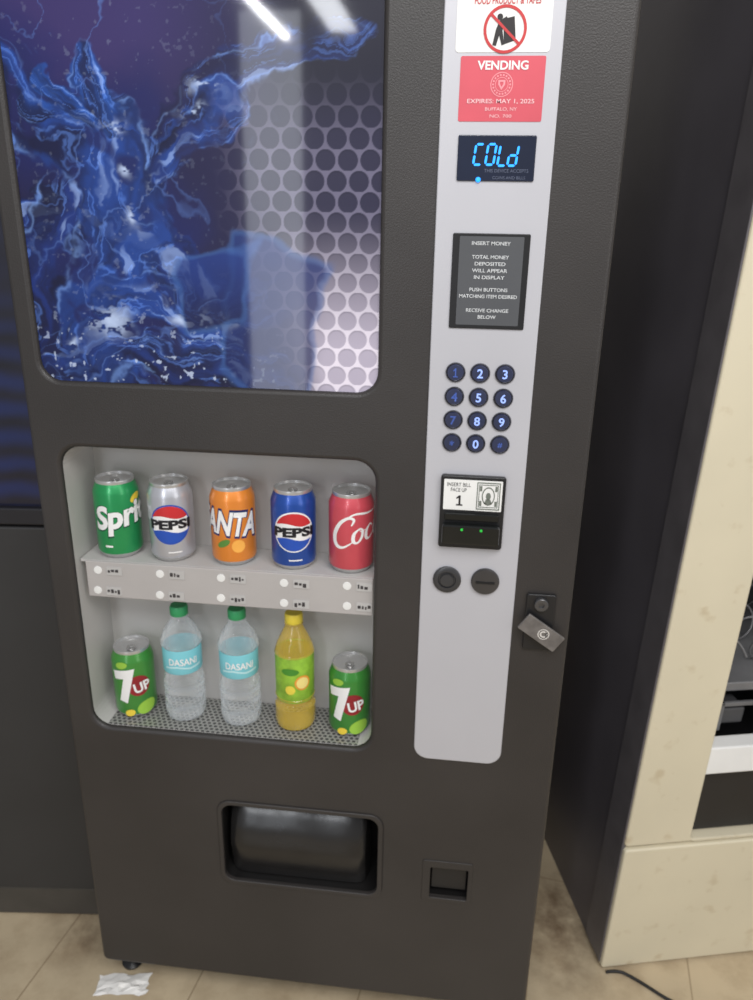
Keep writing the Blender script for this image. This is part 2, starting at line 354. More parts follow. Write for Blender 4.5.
# ---- display window
CD = .098
link('display_case', tray(rr(wx0, wz0, wx1, wz1, .03), .007, CD), m_case, vm)
fl2 = wz0+.0022
link('perforated_floor', box(wx0+.004, wx1-.004, .008, CD-.002, wz0+.0009, fl2), perf_mat('perforated_sheet', (170, 170, 166), (84, 84, 84), .0085, .0028), vm)
YC = .054; CR = .0331
z1 = AZ([(119, 559), (172, 565), (233, 569), (293, 572), (352, 576)], YC-CR)
link('shelf', box(wx0+.003, wx1-.003, .019, CD-.002, z1-.004, z1), m_case, vm)
zs0 = AZ([(85, 600), (370, 613)], .012)
strip = link('price_strip', box(wx0+.012, wx1-.003, .015, .019, zs0, z1-.001, .001), mat('strip_plastic', (176, 172, 170), .4, var=.03, emit=.02), vm)  # strip gets a faint added glow like the liner
CI = [((98, 570), (98, 590)), ((160, 574), (160, 595)), ((221, 578), (221, 598)), ((284, 583), (284, 603)), ((347, 586), (347, 606))]
m_mark = mat('dark_print', (58, 54, 56), .5)
random.seed(9)
for a, b in CI:
    for (px, py) in (a, b):
        x, z = P(px, py, .015)
        link('selection_dot', disc_y(x, z, .015, [(0.0064, 0), (.006, .0010), (0, .0012)], 24), m_white, strip)
        x2 = x+.026
        link('price_tag', join([plate([rr(x2-.012, z-.0065, min(x2+.012, wx1-.004), z+.0065, .001)], .0138, .015)]), m_case, strip)
        k = []; xx = x2-.010
        while xx < x2+.006:
            wq = random.uniform(.002, .005); h0 = random.uniform(.001, .0045); h1 = random.uniform(.001, .0045); k.append(plate([rr(xx, z-h0, min(xx+wq, x2+.0105), z+h1, .0005)], .0132, .0139)); xx += wq+.0018
        link('price_mark', join(k), m_mark, strip)
# ---- silver control panel
sx0 = AX([(447, 0), (428, 400), (413, 735)]); sx1 = AX([(567, 0), (535, 400), (500, 735)]); sz0 = AZ([(456, 760)])
link('control_panel', plate([rr(sx0, sz0, sx1, 1.76, .022)], -.003, .002, .0015), m_silver, vm, sm=True)
yS = -.003
def R4(p, Y=0.0):
    q = [P(a, b, Y) for a, b in p]; return (q[0][0]+q[3][0])/2, (q[2][1]+q[3][1])/2, (q[1][0]+q[2][0])/2, (q[0][1]+q[1][1])/2
a0, b0, a1, b1 = R4([(458, -22), (556, -22), (549, 53), (456, 53)])
ws = link('warning_sticker', plate([rr(a0, b0, a1, b1, .004)], yS-.0006, yS), m_white, vm, 'white warning sticker with red prohibition circle')
m_red = mat('red_ink', (196, 50, 52), .5, var=.04); m_ink = mat('black_ink', (40, 36, 38), .6)
ccx, ccz = P(505, 30); RR = .0235
ring = join([decal([circ(ccx, ccz, RR), circ(ccx, ccz, RR*.87)], yS-.0012)])
ca_, sa_ = math.cos(math.radians(-42)), math.sin(math.radians(-42)); hw = RR*.06
slash = decal([[(ccx+ca_*t-sa_*w, ccz+sa_*t+ca_*w) for t, w in ((-RR*.9, -hw), (RR*.9, -hw), (RR*.9, hw), (-RR*.9, hw))]], yS-.0014)
link('prohibition_ring', join([ring, slash]), m_red, ws)
def pl(pts): return [(ccx+a*RR, ccz+b*RR) for a, b in pts]
fig = join([decal([pl([(-.02, -.62), (.52, -.45), (.40, .52), (-.10, .42)])], yS-.001), decal([pl([(-.55, -.65), (-.38, -.68), (-.26, -.25), (-.12, -.66), (.0, -.62), (-.12, -.05), (-.06, .28), (.1, .42), (.04, .52), (-.28, .34), (-.42, .0)])], yS-.0011), decal([circ(ccx-RR*.26, ccz+RR*.50, RR*.13)], yS-.0011)])
link('pictogram', fig, m_ink, ws)
ta, tz = P(475, 2); tb, _ = P(541, 2)
link('lettering', text_on('FOOD PRODUCT & TAPES', ta, tb, tz-.003, tz+.004, yS-.0012, bold=.01), m_red, ws)
a0, b0, a1, b1 = R4([(462, 57), (547, 56), (540, 123), (457, 121)])
ps = link('permit_sticker', plate([rr(a0, b0, a1, b1, .002)], yS-.0006, yS), mat('red_sticker', (208, 82, 96), .45, var=.05), vm, 'red vending permit sticker')
W = a1-a0; Hh = b1-b0; m_pk = mat('pale_print', (240, 196, 200), .5, var=.02)
def lp(body, fx0, fx1, fz0, fz1, par, m_, A0, B0, W_, H_, **k):
    return link('lettering', text_on(body, A0+fx0*W_, A0+fx1*W_, B0+fz0*H_, B0+fz1*H_, yS-.0012, **k), m_, par)
lp('VENDING', .20, .80, .79, .93, ps, m_white, a0, b0, W, Hh, bold=.03)
sc_ = (a0+.5*W, b0+.57*Hh)
seal = [decal([circ(*sc_, .0125), circ(*sc_, .0116)], yS-.001), decal([circ(*sc_, .0074), circ(*sc_, .0068)], yS-.001)]
for i in range(18):
    t = 2*PI*i/18; seal.append(decal([circ(sc_[0]+.0095*math.cos(t), sc_[1]+.0095*math.sin(t), .00105, 8)], yS-.001))
seal.append(decal([[(sc_[0]+a*.0055, sc_[1]+b*.0055) for a, b in ((-.7, .8), (.7, .8), (.7, 0), (0, -1), (-.7, 0))], [(sc_[0]+a*.0055, sc_[1]+b*.0055) for a, b in ((-.35, .5), (.35, .5), (.35, .1), (0, -.5), (-.35, .1))]], yS-.001))
link('seal', join(seal), mat('seal_print', (232, 150, 158), .5), ps)
lp('EXPIRES: MAY 1, 2025', .10, .90, .27, .35, ps, m_pk, a0, b0, W, Hh, bold=.01)
lp('BUFFALO, NY', .32, .70, .16, .22, ps, m_pk, a0, b0, W, Hh)
lp('NO. 700', .38, .64, .06, .11, ps, m_pk, a0, b0, W, Hh)
# digital display
a0, b0, a1, b1 = R4([(459, 135), (537, 136), (533, 182), (456, 181)])
dd_ = link('digital_display', join([plate([rr(a0, b0, a1, b1, .002)], yS-.002, yS, .0008), ]), mat('display_glass', (26, 34, 56), .15, coat=.5), vm)
m_led = mat('blue_led', (36, 148, 255), .4, emit=1.15, var=.02)
SEG = {'a': ((0, 2), (1, 2)), 'b': ((1, 2), (1, 1)), 'c': ((1, 1), (1, 0)), 'd': ((0, 0), (1, 0)), 'e': ((0, 1), (0, 0)), 'f': ((0, 2), (0, 1)), 'g': ((0, 1), (1, 1))}
def seg(ch, x, z, w, h):
    out = []
    for c in ch:
        (ax, az), (bx, bz) = SEG[c]; A = Vector((ax*w, az*h/2)); B_ = Vector((bx*w, bz*h/2)); dr = (B_-A).normalized(); nr = Vector((-dr.y, dr.x)); t = .0013
        A = A+dr*.0006; B_ = B_-dr*.0006
        pts = [A, A+dr*t+nr*t, B_-dr*t+nr*t, B_, B_-dr*t-nr*t, A+dr*t-nr*t]
        out.append(decal([[(x+p.x+p.y*.12, z+p.y) for p in pts]], yS-.0026))
    return join(out)
for ch, (qx, qy) in zip(('adef', 'abcdef', 'def', 'bcdeg'), ((473, 165), (485, 165), (497, 166), (507, 166))):
    x, z = P(qx, qy); link('digit', seg(ch, x, z, .0092, .0215), m_led, dd_)
x, z = P(478, 180); link('indicator_light', disc_y(x, z, yS-.002, [(.003, 0), (.002, .001), (0, .0012)], 16), m_led, dd_)
x0_, z_ = P(484, 171); x1_, _ = P(528, 171)
m_dim = mat('dim_print', (90, 98, 122), .5)
link('lettering', text_on('THIS DEVICE ACCEPTS', x0_, x1_, z_-.0018, z_+.0018, yS-.0026), m_dim, dd_)
link('lettering', text_on('COINS AND BILLS', x0_+.01, x1_-.003, z_-.0090, z_-.0058, yS-.0026), m_dim, dd_)
# instruction plate
a0, b0, a1, b1 = R4([(454, 234), (531, 233), (523, 330), (448, 327)])
ip = link('instruction_plate', plate([rr(a0, b0, a1, b1, .002)], yS-.002, yS, .0008), m_black, vm)
W = a1-a0; Hh = b1-b0
link('plate_face', plate([rr(a0+.09*W, b0+.04*Hh, a1-.08*W, b1-.03*Hh, .001)], yS-.0026, yS-.001), mat('slate_face', (78, 80, 84), .5, var=.04), ip)
m_lt = mat('light_print', (205, 208, 210), .5, var=.02)
for body, hwid, cz in (('INSERT MONEY', .25, .90), ('TOTAL MONEY', .24, .76), ('DEPOSITED', .2, .69), ('WILL APPEAR', .23, .62), ('IN DISPLAY', .2, .55), ('PUSH BUTTONS', .25, .42), ('MATCHING ITEM DESIRED', .38, .35), ('RECEIVE CHANGE', .28, .20), ('BELOW', .12, .13)):
    link('lettering', text_on(body, a0+(.5-hwid)*W, a0+(.5+hwid)*W, b0+(cz-.019)*Hh, b0+(cz+.019)*Hh, yS-.0030, bold=.015), m_lt, ip)
# keypad
KC = [[(456, 372), (481, 373), (506, 373)], [(454, 396), (478, 397), (503, 397)], [(453, 419), (477, 420), (501, 421)], [(452, 441), (475, 443), (499, 444)]]
kz = [sum(P(*p)[1] for p in rw)/3 for rw in KC]; kx = [sum(P(*KC[i][j])[0] for i in range(4))/4 for j in range(3)]
m_dg = mat('digit_print', (150, 176, 252), .4, emit=.45, var=.02); m_dg2 = mat('darker_digit_print', (66, 92, 170), .4)  # first-column digits and the symbols use a darker blue
m_btn = mat('button_plastic', (42, 48, 76), .25, coat=.5); m_rim = mat('dark_chrome', (120, 120, 126), .22, .8)
for i, rw in enumerate(('123', '456', '789', '*0#')):
    for j, ch in enumerate(rw):
        b_ = link('keypad_button', disc_y(kx[j], kz[i], yS, [(.0106, 0), (.0106, .003), (.0096, .0045), (0, .005)], 32), m_btn, vm, sm=True)
        link('button_rim', disc_y(kx[j], kz[i], yS, [(.0126, 0), (.0126, .0018), (.0117, .0028), (.0109, .0022), (.0106, 0)], 32), m_rim, b_, sm=True)
        if ch == '1': t_ = one_on(kx[j], kz[i], .0055, .0115, yS-.0054)
        else:
            t_ = text(ch, None, .0115 if ch.isdigit() else .007, bold=.02); t_.transform(Matrix.Translation((kx[j], yS-.0054, kz[i])) @ RX)
        link('digit', t_, m_dg2 if ch in '147*#' else m_dg, b_)
# bill acceptor
a0, b0, a1, b1 = R4([(443, 472), (507, 476), (500, 549), (437, 542)]); W = a1-a0; Hh = b1-b0
ba = link('bill_acceptor', plate([rr(a0, b0, a1, b1, .004)], yS-.008, yS, .002), m_black, vm)
link('bill_label', plate([rr(a0+.05*W, b0+.54*Hh, a0+.95*W, b0+.95*Hh, .001)], yS-.009, yS-.007), m_white, ba)
yb = yS-.0094
def bt(body, f0, f1, g0, g1, m_, **k): return link('lettering', text_on(body, a0+f0*W, a0+f1*W, b0+g0*Hh, b0+g1*Hh, yb, **k), m_, ba)
bt('INSERT BILL', .10, .46, .86, .91, m_ink); bt('FACE UP', .16, .40, .79, .84, m_ink)
link('lettering', one_on(a0+.30*W, b0+.67*Hh, .0085, .0145, yb), m_ink, ba)
def br_(f0, g0, f1, g1): return rr(a0+f0*W, b0+g0*Hh, a0+f1*W, b0+g1*Hh, .0004)
def ov(fx, gz_, k=1.0): return [(a0+(.74+fx*math.cos(t))*W, b0+(.745+gz_*math.sin(t))*Hh) for t in np.linspace(0, 2*PI, 25)[:-1]]
bill = [decal([br_(.56, .56, .92, .93), br_(.575, .575, .905, .915)], yb), decal([br_(.59, .59, .89, .90), br_(.60, .60, .88, .89)], yb), decal([ov(.10, .125), ov(.085, .108)], yb), decal([ov(.038, .05)], yb), decal([[(a0+(.74+a*.07)*W, b0+(.68+b*.04)*Hh) for a, b in ((-.9, -1), (.9, -1), (.5, .6), (-.5, .6))]], yb)]
for f_, g_ in ((.605, .61), (.84, .61), (.605, .81), (.84, .81)): bill.append(decal([br_(f_, g_, f_+.035, g_+.07)], yb))
link('bill_picture', join(bill), mat('grey_print', (112, 118, 110), .5), ba)
link('bill_slot', join([box(a0+.08*W, a1-.08*W, yS-.013, yS-.006, b0+.40*Hh, b0+.50*Hh, .0015), box(a0+.05*W, a1-.05*W, yS-.018, yS-.006, b0+.08*Hh, b0+.36*Hh, .003)]), mat('gloss_black', (22, 24, 24), .12), ba)
for f_ in (.36, .66): link('indicator_light', disc_y(a0+f_*W, b0+.30*Hh, yS-.0182, [(.0020, 0), (.0016, .0008), (0, .001)], 16), mat('green_led', (40, 170, 60), .4, emit=.6), ba)
x, z = P(447, 578); link('coin_button', join([disc_y(x, z, yS, [(.0195, 0), (.0195, .003), (.017, .0045), (.0125, .0045), (.0115, .002), (.0095, .002), (.009, .006), (0, .0065)])]), mat('knob_plastic', (54, 54, 56), .3), vm, sm=True)
x, z = P(485, 580); k_ = link('coin_slot', disc_y(x, z, yS, [(.0195, 0), (.0195, .003), (.018, .005), (0, .0062)]), mat('knob_metal', (74, 72, 72), .3, .4), vm, sm=True)
link('slot', plate([rr(x-.013, z-.0013, x+.013, z+.0013, .001)], yS-.0072, yS-.005), m_dark, k_)
# lock
a0, b0, a1, b1 = R4([(527, 592), (556, 594), (551, 649), (522, 647)])
lk = link('lock_housing', plate([rr(a0, b0, a1, b1, .003)], -.006, .0, .0015), m_black, vm, 'black lock housing on the door edge')
link('lock_cylinder', disc_y((a0+a1)/2, b1-.014, -.006, [(.0095, 0), (.0095, .005), (.0085, .006), (.004, .006), (.0035, .003), (0, .003)]), mat('dull_steel', (96, 96, 98), .3, .7), lk, sm=True)
lcx, lcz = P(541, 632, -.012)
me = plate([rr(-.031, -.0135, .031, .0135, .002)], -.002, .002, .0008)
me.transform(Matrix.Translation((lcx, -.014, lcz)) @ Matrix.Rotation(math.radians(34), 4, 'Y')); link('lock_bar', me, mat('worn_steel', (118, 114, 112), .4, .3, .25, 60), lk, 'worn flat metal tag hanging at a tilt')
m_em = mat('tag_emblem', (214, 210, 205), .4)
me = join([decal([circ(0, 0, .0082), circ(0, 0, .0068)], 0), decal([circ(0, 0, .0052, 24), circ(0, 0, .0030, 20)], 0), decal([rr(.0026, -.0045, .0044, .0045, .0006)], 0)]); me.transform(Matrix.Translation((lcx+.003, -.0168, lcz-.001)))
link('tag_mark', me, m_em, lk)
link('lock_stem', box((a0+a1)/2-.003, (a0+a1)/2+.003, -.014, -.004, b0+.022, b0+.028, .001), m_chrome, lk)
# delivery port
m_rec = mat('recess_black', (24, 23, 23), .45)
dp = link('delivery_port', tray(rr(dx0, dz0, dx1, dz1, .02), .007, .10), m_rec, vm)
link('port_rim', plate([rr(dx0-.004, dz0-.004, dx1+.004, dz1+.004, .022), rr(dx0+.003, dz0+.004, dx1-.004, dz1-.004, .018)], -.0025, .006, .0015), m_door, dp, sm=True)
zt_, zb_ = dz1-.013, dz0+.003
bm = bmesh.new(); NXF, NZF = 36, 22; gr = []
fx0, fx1 = dx0+.003, dx1-.020
for i in range(NZF+1):
    t = i/NZF; row_ = []
    for j in range(NXF+1):
        uu = j/NXF*2-1; e = (1-abs(uu)**14)**.5 if abs(uu) < 1 else 0
        y = .058-(.050*(math.sin(min(1, t*1.6)*PI/2))**.6)*(.35+.65*e)+.012*max(0, t-.55)/.45
        z = zt_+(zb_-zt_)*t-.010*abs(uu)**10*(1-t)+.0012*math.sin(j*.45)*(1-t)
        row_.append(bm.verts.new((fx0+(fx1-fx0)*j/NXF, y, z)))
    gr.append(row_)
for i in range(NZF):
    for j in range(NXF): bm.faces.new((gr[i][j], gr[i+1][j], gr[i+1][j+1], gr[i][j+1]))
ed = bmesh.ops.extrude_face_region(bm, geom=bm.faces[:]); 
for v in [g_ for g_ in ed['geom'] if isinstance(g_, bmesh.types.BMVert)]: v.co.y += .004
bmesh.ops.recalc_face_normals(bm, faces=bm.faces[:]); me = bm_mesh(bm)
link('delivery_flap', me, mat('flap_plastic', (33, 32, 32), .24, bump=.25, bscale=30), dp, 'glossy black outward-bulging flap', sm=True)
# coin return
cr = link('coin_return', tray(rr(cx0, cz0, cx1, cz1, .004), .007, .045, .0), m_rec, vm)
link('cup_rim', plate([rr(cx0-.012, cz0-.006, cx1+.006, cz1+.013, .004), rr(cx0+.001, cz0+.001, cx1-.001, cz1-.001, .003)], -.0015, .004, .001), m_door, cr)
link('cup_flap', box(cx0+.003, cx1-.003, .010, .014, cz0+.012, cz1-.010, .001), m_black, cr)
# ------------------------------------------------------------------ cans
GRP1 = 'drink cans in the display window'; GRP2 = 'plastic bottles in the display window'
body_prof = [(0, .004), (.021, .004), (.0235, .0), (.0265, .0015), (.0318, .0085), (CR, .0125), (CR, .1015), (.0322, .1055), (.0285, .1145), (.0277, .1165)]
lid_prof = [(.0277, .1165), (.0282, .1205), (.0278, .122), (.0268, .1218), (.0262, .1175), (.0235, .1165), (0, .1170)]
m_lid = mat('can_lid_aluminium', (205, 205, 205), .3, .7, .04)
def can(label, px, zbase, rgb, design, metal=.35, Y=YC, pybase=None):
    x = P(px, pybase, Y-CR)[0]*(Y+D)/(Y-CR+D)
    t = thing('soda_can', label, 'can', (x, Y, zbase), math.atan2(-x, D+Y), GRP1)
    m_ = mat('can_%d_%d_%d' % rgb, rgb, .3, metal, .05, 30, coat=.3)  # can colours are paled to stand in for haze over the window
    b = link('body', lathe(body_prof, 56), m_, t, local=True, sm=True)
    ld = link('lid', lathe(lid_prof, 48), m_lid, t, local=True, sm=True)
    tb = flat([circ(0, -.006, .0085, 24, .85), circ(0, -.009, .0035, 16)], .0006); tb.transform(Matrix.Translation((0, 0, .1185)))
    link('tab', tb, m_chrome, ld, local=True)
    link('bottom_rim', lathe([(.0236, -.0002), (.0267, .0013), (.0322, .0088), (.0318, .009), (.0262, .0022), (.0236, -.0002)], 40), m_lid, b, local=True, sm=True)
    design(b); return t
def dk(me, m_, par, u, v, k, rot=0, name='lettering'): return link(name, wrap(me, CR+.0003*k, u, v, rot), m_, par, local=True)
m_w = mat('can_white', (238, 238, 238), .4, var=.02); m_bk = mat('can_black', (22, 22, 30), .4); m_nv = mat('can_navy', (24, 40, 100), .4)
m_rd = mat('can_red', (205, 46, 52), .4); m_bl = mat('can_blue', (34, 80, 180), .4); m_yl = mat('can_yellow', (236, 208, 70), .4); m_lg = mat('can_lime', (150, 196, 70), .4)
m_maroon = mat('can_maroon', (150, 36, 44), .4)
def d_lemon(b):
    dk(text('Sprite', .114, .052, shear=.22, bold=.06), mat('can_dark_green', (10, 84, 56), .4), b, .016, .066, 1, .14)
    dk(text('Sprite', .110, .048, shear=.22, bold=.04), m_w, b, .016, .067, 2, .14)
    dk(flat([circ(0, 0, .006, 20, 1.8)]), m_yl, b, .030, .094, 1, .5, 'fruit_mark'); dk(flat([rr(-.006, -.0015, .006, .0015, .001)]), m_w, b, -.018, .022, 1, 0, 'volume_mark')
def wavepoly(R, z0, amp, top):
    a = math.asin(abs(z0)/R); sg = 1 if top else -1
    arc = [(R*math.cos(t), sg*R*math.sin(t)) for t in np.linspace(a, PI-a, 24)]
    x0 = arc[-1][0]; x1 = arc[0][0]; wave = [(x0+(x1-x0)*i/16, z0+amp*math.sin(2*PI*i/16)) for i in range(1, 16)]
    return arc+wave
def d_cola(ringm, uu):
    def f(b):
        R = .0290; vz = .062
        dk(flat([circ(0, 0, R+.0022, 40)]), ringm, b, uu, vz, 1, 0, 'emblem_ring')
        dk(flat([circ(0, 0, R, 40)]), m_w, b, uu, vz, 2, 0, 'emblem')
        dk(flat([wavepoly(R, .0110, .0024, True)]), m_rd, b, uu, vz, 3, 0, 'emblem_top')
        dk(flat([wavepoly(R, -.0110, .0024, False)]), m_bl, b, uu, vz, 3, 0, 'emblem_base')
        dk(text('PEPSI', .064, .0150, bold=.05), m_bk, b, uu, vz, 4)
        dk(flat([rr(-.010, -.001, .010, .001, .0005)]), m_w, b, .002, .018, 1, 0, 'volume_mark')
    return f
def d_orange(b):
    dk(text('FANTA', .106, .044, shear=.15, bold=.07), m_nv, b, -.012, .070, 1, -.10)
    dk(text('FANTA', .100, .037, shear=.15, bold=.035), m_w, b, -.012, .070, 2, -.10)
    dk(flat([circ(0, 0, .010, 24)]), mat('fruit_orange', (250, 176, 80), .4), b, .006, .034, 1, 0, 'fruit_mark')
    dk(flat([circ(0, 0, .005, 20, 2.2)]), mat('leaf_green', (90, 140, 60), .4), b, -.016, .038, 1, .5, 'leaf_mark')
def d_red(b):
    CC = [(.78, .78, .03), (.86, 1.0, .07), (.62, 1.12, .07), (.28, .95, .09), (.06, .50, .12), (.18, .08, .11), (.52, -.06, .06), (.95, .12, .02)]
    sw = [(.50, 1.10, .02), (.9, 1.22, .05), (1.5, 1.10, .05), (2.2, 1.05, .01)]
    def o_(x): return [(x+.30, .58, .03), (x+.08, .42, .08), (x+.08, .12, .09), (x+.26, .02, .05), (x+.42, .18, .07), (x+.44, .46, .07), (x+.30, .58, .03), (x+.36, .44, .02), (x+.62, .46, .02)]
    def c_(x): return [(x+.40, .46, .06), (x+.26, .58, .04), (x+.08, .40, .08), (x+.08, .12, .09), (x+.26, .02, .05), (x+.55, .20, .02)]
    def a_(x): return [[(x+.42, .50, .05), (x+.24, .58, .04), (x+.06, .36, .08), (x+.10, .06, .08), (x+.28, .06, .04), (x+.44, .46, .03)], [(x+.46, .58, .04), (x+.42, .20, .08), (x+.52, .02, .05), (x+.74, .16, .02)]]
    def l_(x): return [(x+.04, .2, .02), (x+.26, .70, .04), (x+.32, 1.08, .04), (x+.20, 1.10, .05), (x+.12, .60, .09), (x+.16, .08, .08), (x+.30, .02, .04), (x+.48, .18, .02)]
    sl = lambda st: [(x+y*.32, y, w) for x, y, w in st]
    sh = lambda st, k: [(x+k, y, w) for x, y, w in st]
    word = [CC, sw, o_(.85), c_(1.42)]+a_(1.95)+[[(2.62, .34, .03), (2.86, .34, .03)]]+[sh(CC, 2.95), o_(3.80), l_(4.33)]+a_(4.73)
    dk(ribbon([sl(t) for t in word], .036, .8), m_w, b, -.030, .042, 1, .22)
def d_lime(b):
    dk(flat([circ(0, 0, .012, 24, 1.4)]), m_lg, b, .016, .020, 1, .3, 'fruit_mark'); dk(flat([circ(0, 0, .006, 24, 1.4)]), m_yl, b, -.012, .013, 1, .3, 'fruit_mark')
    dk(flat([circ(0, 0, .006, 24, 1.7)]), m_lg, b, -.02, .100, 1, .2, 'fruit_mark')
    dk(flat([circ(0, 0, .0185, 32)]), m_maroon, b, .005, .062, 2, 0, 'emblem')
    dk(text('7', .038, .060, bold=.06), m_w, b, -.014, .062, 3, .14)
    dk(text('UP', .028, .018, bold=.06), m_maroon, b, .0105, .060, 4, .18)
    dk(text('UP', .027, .018, bold=.03), m_w, b, .0105, .060, 5, .18)
can('green lemon-lime can with slanted white lettering, leftmost on the upper shelf', 122.5, z1, (38, 152, 88), d_lemon, pybase=556)
can('silver cola can with round red, white and blue emblem on the upper shelf', 175, z1, (192, 194, 202), d_cola(m_bl, -.003), .5, pybase=562)
can('orange soda can between the silver can and the blue can', 235.5, z1, (230, 138, 52), d_orange, .2, pybase=566)
can('blue cola can with round red, white and blue emblem beside the red can', 294.5, z1, (34, 78, 166), d_cola(m_w, 0), pybase=570)
can('red cola can with white script, rightmost on the upper shelf', 351, z1, (202, 76, 88), d_red, .1, pybase=574)
can('green can with white 7 at the left end of the lower row', 138, fl2, (66, 142, 60), d_lime, .2, pybase=710)
can('green can with white 7 at the right end of the lower row', 349.5, fl2, (60, 138, 56), d_lime, .2, pybase=728)
# ------------------------------------------------------------------ bottles
def bottle(label, px, pyb, pyt, body_m, cap_m, label_m, lab, kind):
    x = P(px, pyb, YC-.03)[0]*(YC+D)/(YC-.03+D); h = P(px, pyt+1, YC)[1]-fl2
    t = thing('plastic_bottle', label, 'bottle', (x, YC, fl2), math.atan2(-x, D+YC), GRP2)
    R = .0325
    if kind == 'water':
        pf = [(0, .004), (.018, .003), (.024, 0), (.030, .004), (R, .012), (R, .10*h)]
        for i in range(3):
            z = (.12+.09*i)*h; pf += [(R, z), (R-.0045, z+.015*h), (R-.005, z+.03*h), (R, z+.05*h)]
        pf += [(R-.003, .44*h), (R-.003, .66*h), (R, .68*h), (R-.001, .72*h), (R*.78, .80*h), (R*.5, .865*h)]
    else:
        pf = [(0, .004), (.018, .003), (.024, 0), (.030, .004), (R, .012), (R, .20*h), (R-.005, .235*h), (R-.004, .26*h), (R-.001, .29*h), (R-.003, .30*h), (R-.003, .66*h), (R-.001, .67*h), (R*.86, .74*h), (R*.6, .83*h)]
    pf += [(.0125, .90*h), (.0145, .905*h), (.0145, .915*h), (.012, .92*h), (.012, .97*h), (0, .97*h)]
    link('body', lathe(pf, 48), body_m, t, local=True, sm=True)
    l_ = link('label_band', lathe([(R-.0024, lab[0]*h), (R-.0018, (lab[0]+.01)*h), (R-.0018, (lab[1]-.01)*h), (R-.0024, lab[1]*h)], 48), label_m, t, local=True, sm=True)
    cp = lathe([(.0136, .92*h), (.0142, .925*h), (.0142, .985*h), (.0128, h), (0, h)], 36)
    link('cap', cp, cap_m, t, local=True, sm=True)
    zc = (lab[0]+lab[1])/2*h
    if kind == 'water':
        link('lettering', wrap(text('DASANI', .046, .0120, bold=.02), R-.0012, 0, zc+.002), m_w, l_, local=True)
        link('wave_mark', wrap(flat([[(-.03, -.004), (-.01, -.001), (.01, -.005), (.03, -.002), (.03, -.006), (.01, -.008), (-.01, -.004), (-.03, -.007)]]), R-.0012, 0, zc-.004), mat('pale_aqua', (190, 230, 234), .4), l_, local=True)
    else:
        link('fruit_slice', wrap(flat([circ(0, 0, .013, 28)]), R-.0012, .012, zc-.004), mat('peach_orange', (236, 160, 60), .4), l_, local=True)
        link('fruit_slice', wrap(flat([circ(0, 0, .0100, 28)]), R-.0009, .012, zc-.004), mat('lemon_yellow', (248, 226, 140), .4), l_, local=True)
        link('fruit_slice', wrap(flat([circ(0, 0, .008, 28)]), R-.0010, -.008, zc-.016), mat('lemon_rind', (240, 220, 80), .4), l_, local=True)
        link('leaf_mark', wrap(flat([circ(0, 0, .006, 20, 2.4)]), R-.0012, -.008, zc+.016), mat('deep_leaf', (70, 140, 46), .4), l_, local=True)
    return t
m_clear = clear_mat('clear_plastic', (236, 242, 250), .10, .03, .72, .45, .55); m_amber = clear_mat('amber_tea', (228, 196, 80), .38, .05, bump=.2)
m_gcap = mat('green_cap', (50, 152, 96), .4); m_ycap = mat('yellow_cap', (230, 208, 70), .4); m_aq = mat('aqua_label', (126, 202, 214), .45); m_ylb = mat('green_yellow_label', (140, 184, 58), .45, var=.25, scale=60)
bottle('clear water bottle with aqua label, between a green can and another water bottle', 187, 713, 604, m_clear, m_gcap, m_aq, (.45, .66), 'water')
bottle('clear water bottle with aqua label and green cap, beside the yellow bottle', 242, 719, 607, m_clear, m_gcap, m_aq, (.45, .66), 'water')
bottle('yellow lemon tea bottle with yellow cap and green fruit label', 296, 723, 611, m_amber, m_ycap, m_ylb, (.27, .68), 'tea')
# ------------------------------------------------------------------ neighbouring beige machine (right)
def plane_map(o, a):
    m_ = Vector((-math.sin(a), math.cos(a), 0)); xd = Vector((math.cos(a), math.sin(a), 0))
    def f(px, py, off=0.0, k=0.0):
        w = ray(px, py); t = ((o-CAM).dot(m_)+off)/w.dot(m_); p = CAM+w*t; return (p-o).dot(xd)-k*p.z, p.z
    return f
A2 = math.radians(14); o2 = FL(600, 968); K = .036
q = plane_map(Vector((o2.x, o2.y, 0)), A2); pm = lambda a, b, off=0.0: q(a, b, off, K)
bmch = thing('snack_vending_machine', 'cream-fronted snack vending machine with black side standing at the right', 'vending machine', (o2.x, o2.y, 0), A2)
def lean(me):
    for v in me.vertices: v.co.x += K*v.co.z
    return me
W2 = .90; m_cream = mat('cream_enamel', (212, 203, 178), .4, 0, .05, 4); m_side = mat('black_side_panel', (84, 81, 86), .35, 0, .15, 5)
nt = m_cream.node_tree; N = nt.nodes; L = nt.links; tc = N.new('ShaderNodeTexCoord'); no = N.new('ShaderNodeTexNoise'); no.inputs['Scale'].default_value = 28; no.inputs['Detail'].default_value = 8; L.new(tc.outputs['Object'], no.inputs['Vector'])
mr = N.new('ShaderNodeMapRange'); mr.inputs['From Min'].default_value = .60; mr.inputs['From Max'].default_value = .74; mr.inputs['To Max'].default_value = .45; L.new(no.outputs['Fac'], mr.inputs[0])
mx = N.new('ShaderNodeMix'); mx.data_type = 'RGBA'; b_ = N['Principled BSDF']; L.new(mr.outputs[0], mx.inputs[0]); L.new(b_.inputs['Base Color'].links[0].from_socket, mx.inputs[6]); mx.inputs[7].default_value = s(176, 156, 120); L.new(mx.outputs[2], b_.inputs['Base Color'])
kzt = (pm(630, 849)[1]); wlx = sum(pm(*p)[0] for p in ((752, 592), (708, 750), (694, 838)))/3; wlz = pm(700, 839)[1]
link('cabinet', lean(box(.004, W2, .080, .72, .0, 1.83, open_front=True)), m_side, bmch, local=True)
link('door_side', lean(box(-.003, .004, .004, .070, 0.012, 1.83, .0015)), mat('door_edge_black', (92, 89, 92), .35), bmch, local=True)
